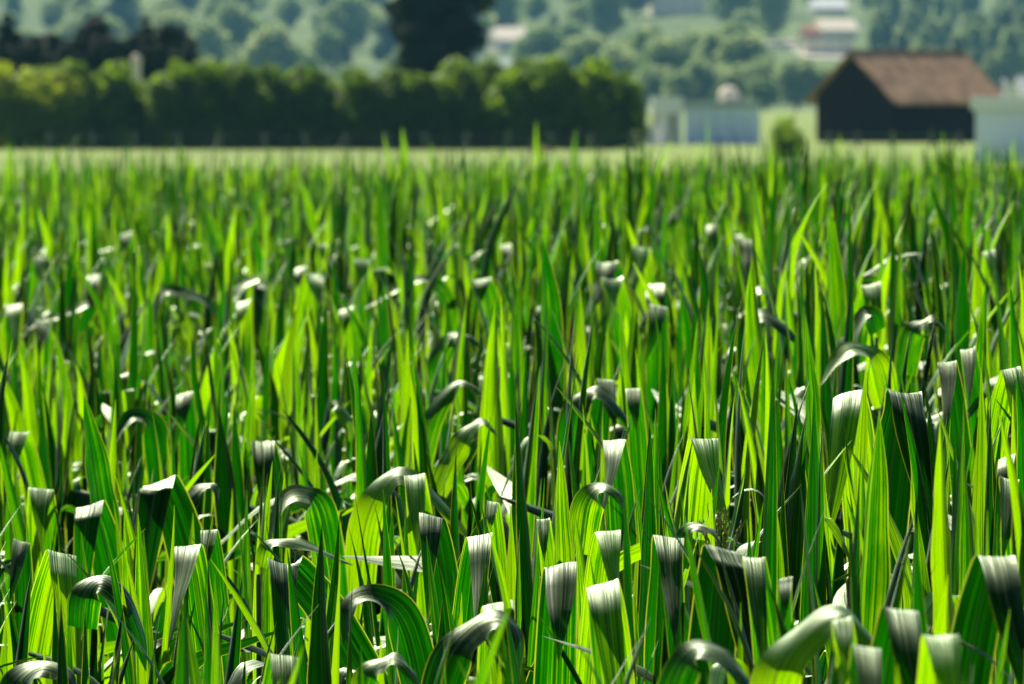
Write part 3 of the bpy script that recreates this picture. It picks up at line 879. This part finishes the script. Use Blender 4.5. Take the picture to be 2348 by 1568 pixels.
names_ = ['bright yellow green willow bush at the left end of the hedge', 'rounded bush beside the bright willow bush, sunlit top and dark front',
  'hedge bush in front of the pale pillar', 'hedge bush just right of the pale pillar and dark garden trees', 'tall rounded hedge bush between the garden trees and the big dark tree',
  'lower hedge bush left of the big dark tree', 'hedge bush directly below the left side of the big dark tree', 'lowest hedge bush directly below the trunk of the big dark tree',
  'bright topped hedge bush right of the big dark tree', 'tall hedge bush second from the right end of the row', 'last hedge bush at the right end beside the grey building']
for i, (cx, wpx, ty, k) in enumerate(hedge):
    d = DH + (i % 3) * 1.2
    c = P(cx, 343, d); sc_ = d / FPX
    top = P(cx, ty, d).z
    pr = wp if k == 'w' else bp[k]
    wd = 4.2 if k == 'w' else 5.0
    hh = 4.3 if k == 'w' else 4.4
    put_tree('bush', pr, (c.x, d, 0), ((wpx * 1.42 * sc_) / wd, 1.0, top / hh), math.pi * (i % 2), names_[i], 'bush', 'bushes of the hedge')

# fence posts in front of the hedge and barn: one fence
fe = empty('fence', (P(110, 343, 500).x, 500, 0))
tag(fe, 'low wire fence on pale posts along the dark hedge', 'fence')
pm = None
for i, px in enumerate([112, 213, 308, 408, 503, 606, 700, 792, 886, 975, 1070, 1165, 1262, 1355, 1450]):
    if pm is None:
        b_ = MB().lathe([(0.055, 0), (0.055, 0.93), (0.03, 0.98)], 8); q = b_.build('post', M['post'], fe); pm = q.data
    else: q = obj('post', pm, fe)
    q.location = (P(px, 300, 500).x - fe.location.x, 0, 0)
    q.scale = (2.2, 2.2, 1.0)
wm = MB()
for z in (0.35, 0.62, 0.88): wm.box(0, P(1450, 300, 500).x - fe.location.x, -0.004, 0.004, z, z + 0.008)
wm.build('wire', M['metal'], fe)

# big dark tree and dark garden trees behind the hedge
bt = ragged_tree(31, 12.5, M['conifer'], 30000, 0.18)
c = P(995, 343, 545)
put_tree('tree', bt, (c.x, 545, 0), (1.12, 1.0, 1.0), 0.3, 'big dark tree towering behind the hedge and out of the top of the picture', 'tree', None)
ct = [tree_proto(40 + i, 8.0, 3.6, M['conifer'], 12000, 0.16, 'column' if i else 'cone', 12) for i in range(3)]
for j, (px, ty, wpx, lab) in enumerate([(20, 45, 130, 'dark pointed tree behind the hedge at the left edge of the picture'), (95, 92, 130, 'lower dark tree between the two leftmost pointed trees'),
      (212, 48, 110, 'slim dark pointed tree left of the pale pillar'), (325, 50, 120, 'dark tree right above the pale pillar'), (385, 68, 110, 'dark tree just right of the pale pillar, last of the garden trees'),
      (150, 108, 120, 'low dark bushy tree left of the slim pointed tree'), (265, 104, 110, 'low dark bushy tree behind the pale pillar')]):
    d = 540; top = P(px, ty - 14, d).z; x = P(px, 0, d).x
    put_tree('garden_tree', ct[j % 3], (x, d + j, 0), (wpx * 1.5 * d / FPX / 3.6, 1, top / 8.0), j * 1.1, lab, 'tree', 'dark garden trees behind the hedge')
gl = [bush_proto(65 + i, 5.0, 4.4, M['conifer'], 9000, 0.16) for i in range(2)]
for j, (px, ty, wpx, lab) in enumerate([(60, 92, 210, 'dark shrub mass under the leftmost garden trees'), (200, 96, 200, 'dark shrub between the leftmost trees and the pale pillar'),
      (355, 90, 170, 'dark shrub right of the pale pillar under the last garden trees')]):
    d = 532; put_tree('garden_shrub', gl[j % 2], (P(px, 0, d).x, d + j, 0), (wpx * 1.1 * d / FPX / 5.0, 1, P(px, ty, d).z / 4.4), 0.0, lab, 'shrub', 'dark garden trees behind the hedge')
# pale pillar
d = 520; pp = empty('pillar', (P(312, 0, d).x, d, 0)); tag(pp, 'pale stone pillar rising above the hedge among the dark garden trees', 'pillar')
hz = P(312, 128, d).z
MB().box(-0.27, 0.27, -0.27, 0.27, 0, hz - 0.35).build('shaft', M['cream'], pp, 0.02)
MB().box(-0.36, 0.36, -0.36, 0.36, hz - 0.35, hz - 0.2).build('cap', M['cream'], pp, 0.02)
MB().lathe([(0.22, hz - 0.2), (0.26, hz - 0.1), (0.18, hz + 0.05), (0.04, hz + 0.12)], 12).build('finial', M['cream'], pp, smooth=True)

# ------------------------------------------------------------------ barn
def gable_building(name, loc, rz, W, Lg, he, hr, over, wallm, roofm, gable_over=0.3, th=0.16):
    """gable faces -Y (local), ridge along Y"""
    e = empty(name, loc, rz)
    MB().poly([(-W/2, 0, 0), (W/2, 0, 0), (W/2, 0, he), (0, 0, hr), (-W/2, 0, he)], (0, Lg, 0)).build('wall', wallm, e)
    k = (hr - he) / (W / 2)
    rb = MB()
    for s in (-1, 1):
        xo = s * (W / 2 + over); zo = hr - k * (W / 2 + over)
        rb.poly([(0, -gable_over, hr + 0.02), (xo, -gable_over, zo + 0.02), (xo, -gable_over, zo + 0.02 + th), (0, -gable_over, hr + 0.02 + th)], (0, Lg + 2 * gable_over, 0))
    ro = rb.build('roof', roofm, e)
    return e, ro
d = 585; s_ = d / FPX
cx = P(2045, 327, d)
phi = R(45)
# right front corner at px 2045; gable plane runs to the left and away
W, LB = 7.0, 10.6
# local gable faces -Y; rotate so that it faces camera left
e, ro = gable_building('barn', (0, 0, 0), -phi, W, LB, 3.15, 6.0, 0.75, M['darkwood'], M['tiles'], 0.5)
corner = Matrix.Rotation(-phi, 3, 'Z') @ Vector((W / 2, 0, 0))
e.location = (cx.x - corner.x, d - corner.y, 0)
tag(e, 'dark timber barn with sunlit brown tiled gable roof', 'barn')
rc = MB()
rc.poly([(-0.14, -0.5, 6.15), (0.14, -0.5, 6.15), (0, -0.5, 6.30)], (0, LB + 1.0, 0)); rc.build('ridge_cap', M['tiles'], ro)
dm = MB().box(-1.4, 1.4, -0.06, -0.003, 0.05, 2.7); do = dm.build('door', M['darkwood'], e)
MB().box(-1.4, 1.4, -0.10, -0.061, 1.2, 1.4).build('batten', M['darkwood'], do)
bdm = MB()
for k in range(16): bdm.box(W/2 + 0.002, W/2 + 0.03, 0.15 + k * 0.66, 0.22 + k * 0.66, 0.05, 3.0)
bdm.build('cladding_batten', M['darkwood'], e)
# short fence before the barn
f2 = empty('fence', (P(1890, 343, 520).x, 520, 0)); tag(f2, 'low post fence in front of the dark barn', 'fence')
for px in (1900, 1965, 2045, 2135, 2200):
    q = obj('post', pm, f2); q.location = (P(px, 300, 520).x - f2.location.x, 0, 0); q.scale = (2.2, 2.2, 1)
MB().box(0, P(2205, 300, 520).x - f2.location.x, -0.02, 0.02, 0.7, 0.78).build('rail', M['post'], f2)

# ------------------------------------------------------------------ grey shed (left of the barn)
d = 560; s_ = d / FPX
def X(px, dd): return P(px, 0, dd).x
def Z(py, dd): return P(1173, py, dd).z
e = empty('shed', (X(1572, d), d, 0)); tag(e, 'low flat roofed shed of blue grey panels left of the barn', 'shed')
wd = X(1742, d) - X(1572, d); ht = Z(232, d)
MB().box(0, wd, 0, 4.0, 0, ht - 0.45).build('wall', M['bluegrey'], e)
MB().box(-0.12, wd + 0.08, -0.15, 4.1, ht - 0.45, ht).build('roof', M['fascia'], e, 0.02)
for k in range(1, 5): MB().box(wd * k / 5 - 0.02, wd * k / 5 + 0.02, -0.02, -0.002, 0.1, ht - 0.46).build('panel_joint', M['fascia'], e)
e = empty('porch', (X(1495, d), d - 0.2, 0)); tag(e, 'small cream porch with white pillars against the left end of the grey shed', 'porch')
pw = X(1566, d) - X(1495, d); pt = Z(222, d)
MB().box(-0.05, pw, 0, 3.4, pt - 1.15, pt).build('roof', M['white'], e, 0.03)
MB().box(0.35, 1.15, 0.15, 0.95, 0, pt - 1.15).build('pillar', M['white'], e)
MB().box(pw - 0.5, pw - 0.1, 0.15, 0.6, 0, pt - 1.15).build('pillar', M['white'], e)
MB().box(0.1, pw - 0.1, 3.0, 3.3, 0, pt - 1.15).build('back_wall', M['fascia'], e)
MB().box(-0.85, 0.3, -0.3, -0.1, 0, 1.25).build('low_wall', M['white'], e, 0.02)
d = 563.2
e = empty('water_tank', (X(1672, d), d, Z(232, d - 3.2))); e.scale = (0.86, 0.86, 0.86); tag(e, 'cream domed tank standing on the roof of the grey shed', 'tank')
MB().lathe([(0.78, 0), (0.80, 0.35), (0.78, 0.55), (0.66, 0.82), (0.45, 1.0), (0.1, 1.1)], 24).build('tank_body', M['cream'], e, smooth=True)
MB().lathe([(0.14, 1.06), (0.14, 1.16), (0.05, 1.18)], 10).build('lid', M['metal'], e)

# white building at the right edge, nearer
d = 405
e = empty('outbuilding', (X(2236, d), d, 0), R(-8)); tag(e, 'pale blue flat roofed outbuilding at the right edge of the picture', 'outbuilding')
ht = Z(222, d)
MB().box(0, 9.0, 0, 5.0, 0, ht - 0.62).build('wall', M['paleblue'], e)
MB().box(-0.22, 9.2, -0.25, 5.2, ht - 0.62, ht).build('roof', M['white'], e, 0.03)
e = empty('vent_pipe', (X(2303, d + 2), d + 2, ht)); tag(e, 'thin grey pipe standing on the outbuilding roof', 'pipe')
MB().lathe([(0.07, 0), (0.07, 0.6), (0.13, 0.62), (0.13, 0.74), (0.02, 0.8)], 12).build('pipe', M['metal'], e)
e = empty('satellite_dish', (X(2343, d + 1.5), d + 1.5, ht)); tag(e, 'round white dish on the outbuilding roof at the right edge', 'dish')
MB().lathe([(0.04, 0), (0.04, 0.4)], 8).build('mast', M['metal'], e)
q = MB().lathe([(0.05, 0), (0.28, 0.04), (0.42, 0.12), (0.40, 0.16), (0.1, 0.06)], 20).build('bowl', M['white'], e, smooth=True)
q.location = (0, -0.02, 0.55); q.rotation_euler = (R(75), 0, R(25))

# small bush in front of the gap, a brown heap
sb = bush_proto(55, 1.3, 1.7, M['bush'], 3000, 0.09, 9)
d = 420
put_tree('bush', sb, (X(1803, d), d, 0.0), (0.9, 1.0, Z(270, d) / 1.7), 0.4, 'small dark bush alone in the meadow between shed and barn', 'bush', None)
d = 480
MBm = MB().lathe([(0.9, 0), (0.8, 0.15), (0.5, 0.32), (0.2, 0.42), (0.03, 0.45)], 14)
o_ = MBm.build('earth_heap', M['earth'], None, smooth=True); o_.location = (X(1240, d), d, 0); o_.scale = (0.8, 0.8, 0.6); tag(o_, 'small reddish brown heap of earth in the meadow before the hedge', 'heap')

# ------------------------------------------------------------------ hillside
def on_hill(px, py, lo=2200, hi=4700):
    """distance at which the ray of (px,py) meets the hill"""
    for k in range(140):
        Y = lo + (hi - lo) * k / 139
        p = P(px, py, Y)
        if p.z <= float(hill_z(p.x, Y)): return Y
    return hi
hp = [tree_proto(70 + i, 13, 11, M['wood_a'], 2600, 0.62, 'round', 8) for i in range(5)]
M['hillshade'] = leafmat('hill_shaded_foliage', (0.012, 0.035, 0.014), (0.03, 0.07, 0.02), (0.02, 0.05, 0.01), (0.03, 0.07, 0.01), 0.1, rough=0.7, spec=0.1, veins=False)  # shade put into the colour: dark teal stands for shaded sides of crowns
hd = [tree_proto(60 + i, 15, 9, M['hillshade'], 2400, 0.6, 'cone', 9) for i in range(2)]
hc = [tree_proto(80 + i, 14, 7, M['wood_a'], 2200, 0.55, 'column', 8) for i in range(3)]
mt = [tree_proto(90 + i, 8, 5.2, M['wood_a'], 3200, 0.30, 'round', 9) for i in range(3)]
rt = random.Random(21)
HOUSES = [(1175, 92, 62), (1165, 140, 80), (1570, 24, 150), (1905, 118, 150), (1925, 70, 80), (1790, 108, 60), (1900, 20, 60), (1962, 30, 40)]
def clear(px, py):
    for hx, hy, hw in HOUSES:
        if abs(px - hx) < hw * 0.55 + 26 and -6 < py - hy < 125: return False
    return True
cnt = 0
for k in range(46):
    px = 1985 + (k * 61) % 400; pyj = 28 + (k * 37) % 205
    Y = on_hill(px, pyj); p = P(px, pyj, Y); s_ = rt.uniform(0.7, 1.1)
    put_tree('hill_tree', hc[k % 3], (p.x, Y, float(hill_z(p.x, Y)) - 0.3), (s_, s_, s_), rt.uniform(0, 6.3), 'tall narrow tree on the blue hazy hillside right above the barn', 'tree', 'narrow hillside trees above the barn')
for row in range(11):
    py = 226 - row * 26
    for k in range(15):
        px = -40 + k * 172 + (row % 2) * 86 + rt.uniform(-35, 35)
        pyj = py + rt.uniform(-9, 9)
        if not clear(px, pyj) : continue
        Y = on_hill(px, pyj)
        p = P(px, pyj, Y)
        if px > 1980: pr = hc[rt.randrange(3)]; s_ = rt.uniform(1.0, 1.4)
        else: pr = hp[rt.randrange(5)]; s_ = rt.choice([rt.uniform(0.7, 1.1), rt.uniform(1.1, 1.8)])
        shade_dark = rt.random() < 0.2
        if shade_dark: pr = hd[rt.randrange(2)]
        sh = s_ * 0.9
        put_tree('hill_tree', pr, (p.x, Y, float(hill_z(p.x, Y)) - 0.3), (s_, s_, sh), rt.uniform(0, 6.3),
                 'cone shaped tree darkened like a shaded crown on the blue hazy hillside' if shade_dark else 'tall narrow tree on the blue hazy hillside right above the barn' if px > 1980 else 'broad leafy tree on the blue hazy hillside', 'tree',
                 'trees darkened like shaded crowns on the hillside' if shade_dark else 'narrow hillside trees above the barn' if px > 1980 else 'leafy trees on the hillside')
        cnt += 1
# nearer greener trees, between hedge and hill
for j, (px, ty, wpx, d) in enumerate([(1150, 175, 90, 1000), (1255, 140, 110, 1100), (1345, 95, 120, 1250), (1420, 120, 120, 1150), (1480, 70, 110, 1350), (1530, 100, 110, 1120), (1580, 85, 90, 1300),
      (1640, 80, 100, 1150), (1700, 90, 100, 1100), (1755, 150, 120, 1000), (1825, 145, 120, 980), (1890, 165, 90, 980), (1600, 150, 90, 990), (1500, 160, 110, 980), (1680, 160, 110, 1000), (1560, 175, 80, 960), (1750, 185, 80, 960)]):
    d = d * 0.7 + 1380; top = P(px, ty - 10, d).z; pr = mt[j % 3]
    put_tree('meadow_tree', pr, (X(px, d), d, 0), (wpx * 1.15 * d / FPX / 5.2, wpx * 1.15 * d / FPX / 5.2, top / 8.0), j * 0.9,
             'fresh green tree at the foot of the hill behind shed and barn', 'tree', 'green trees at the foot of the hill')

def house(px, py, wpx, hpx, wallm, roofm, label, rz=0.25, flat=False):
    Y = on_hill(px, py); p = P(px, py, Y); s = Y / FPX
    W_, H_ = wpx * s, hpx * s
    e = empty('house', (p.x, Y, p.z - 0.5), rz); tag(e, label, 'house')
    dp = W_ * 0.6 if flat else H_ * 1.5
    if flat:
        MB().box(-W_/2, W_/2, 0, dp, 0, H_).build('wall', wallm, e)
        MB().box(-W_/2 - .3, W_/2 + .3, -.3, dp + .3, H_, H_ + 0.5).build('roof', roofm, e)
    else:
        MB().box(-W_/2, W_/2, 0, dp, 0, H_ * 0.5).build('wall', wallm, e)
        MB().poly([(-W_/2 - .4, -.5, H_*.5), (-W_/2 - .4, dp + .5, H_*.5), (-W_/2 - .4, dp/2, H_)], (W_ + .8, 0, 0)).build('roof', roofm, e)
    hw = H_ * (1.0 if flat else 0.55); nfl = max(1, int(hw / 2.8)); nw = max(2, int(W_ / 4.2))
    wm_ = None
    for fl in range(nfl):
        for k in range(nw):
            if wm_ is None: q = MB().box(-.35, .35, -.05, -.003, 0, 1.0).build('window', M['glass'], e); wm_ = q.data
            else: q = obj('window', wm_, e)
            q.location = (-W_/2 + W_ * (k + .5) / nw, 0, 0.9 + fl * 2.8)
    return e
house(1178, 118, 74, 60, M['cream'], M['cream'], 'cream house on the hill right of the big dark tree', 0.3)
house(1170, 165, 90, 34, M['white'], M['fascia'], 'low grey roofed house below the cream house behind the hedge', 0.1)
house(1570, 38, 150, 46, M['cream'], M['fascia'], 'wide pale building at the top of the picture left of centre right', 0.15, True)
house(1900, 132, 115, 42, M['cream'], M['cream'], 'long cream house on the hill above the barn gable', 0.3, True)
house(1925, 92, 85, 52, M['cream'], M['cream'], 'cream house standing behind the long cream house above the barn', 0.25)
house(1863, 92, 34, 38, M['pink'], M['redroof'], 'small pink red house left of the cream houses above the barn', 0.2)
house(1905, 35, 80, 40, M['cream'], M['white'], 'pale house at the top edge above the cream houses', 0.2)
M['gravel'] = simple('pale_gravel', (0.62, 0.55, 0.42), (0.50, 0.44, 0.33), rough=0.95, scale=0.3)
def patch(name, x0, x1, yt, yb, mat):
    Yb, Yt = on_hill((x0 + x1) / 2, yb), on_hill((x0 + x1) / 2, yt)
    xs = np.linspace(P(x0, yb, Yb).x, P(x1, yb, Yb).x, 12); ys = np.linspace(Yb, Yt, 10)
    X_, Y_ = np.meshgrid(xs, ys); Z_ = hill_z(X_, Y_) + 0.35
    i = np.arange(9)[:, None] * 12 + np.arange(11)[None, :]
    tag(obj(name, mesh_from(name, np.stack([X_, Y_, Z_], -1).reshape(-1, 3), np.stack([i, i+1, i+13, i+12], -1).reshape(-1, 4), mat)), kind='structure')
patch('gravel_yard', 1840, 1965, 96, 138, M['gravel'])
patch('lane', 1740, 1845, 102, 113, M['gravel'])
patch('gravel_path', 1500, 1640, 20, 34, M['gravel'])
# pale terrace wall on the slope
Y = on_hill(1790, 112); p = P(1790, 112, Y)
o_ = MB().box(-9, 9, 0, 0.6, -1.0, 2.2).build('terrace_wall', M['cream'], None); o_.location = p; o_.rotation_euler = (0, R(-3), 0.1)
tag(o_, 'pale terrace wall on the slope left of the pink house', 'wall')

# ------------------------------------------------------------------ haze
hz_ = MB().box(-600.5, 600.5, -41, 4801, -1.0, 260).bm
me = bpy.data.meshes.new('haze'); bmesh.ops.recalc_face_normals(hz_, faces=hz_.faces); hz_.to_mesh(me); hz_.free()
m, L = newmat('haze')
o_ = N(m, 'ShaderNodeOutputMaterial'); v_ = N(m, 'ShaderNodeVolumePrincipled')
v_.inputs['Color'].default_value = (0.30, 0.74, 1.0, 1)
v_.inputs['Density'].default_value = 0.00005
v_.inputs['Anisotropy'].default_value = 0.0
L.new(v_.outputs[0], o_.inputs['Volume'])
me.materials.append(m)
tag(obj('haze', me), kind='stuff')
print('near', len(near), 'far', len(far), 'hill', cnt, 'last near', near[-1])
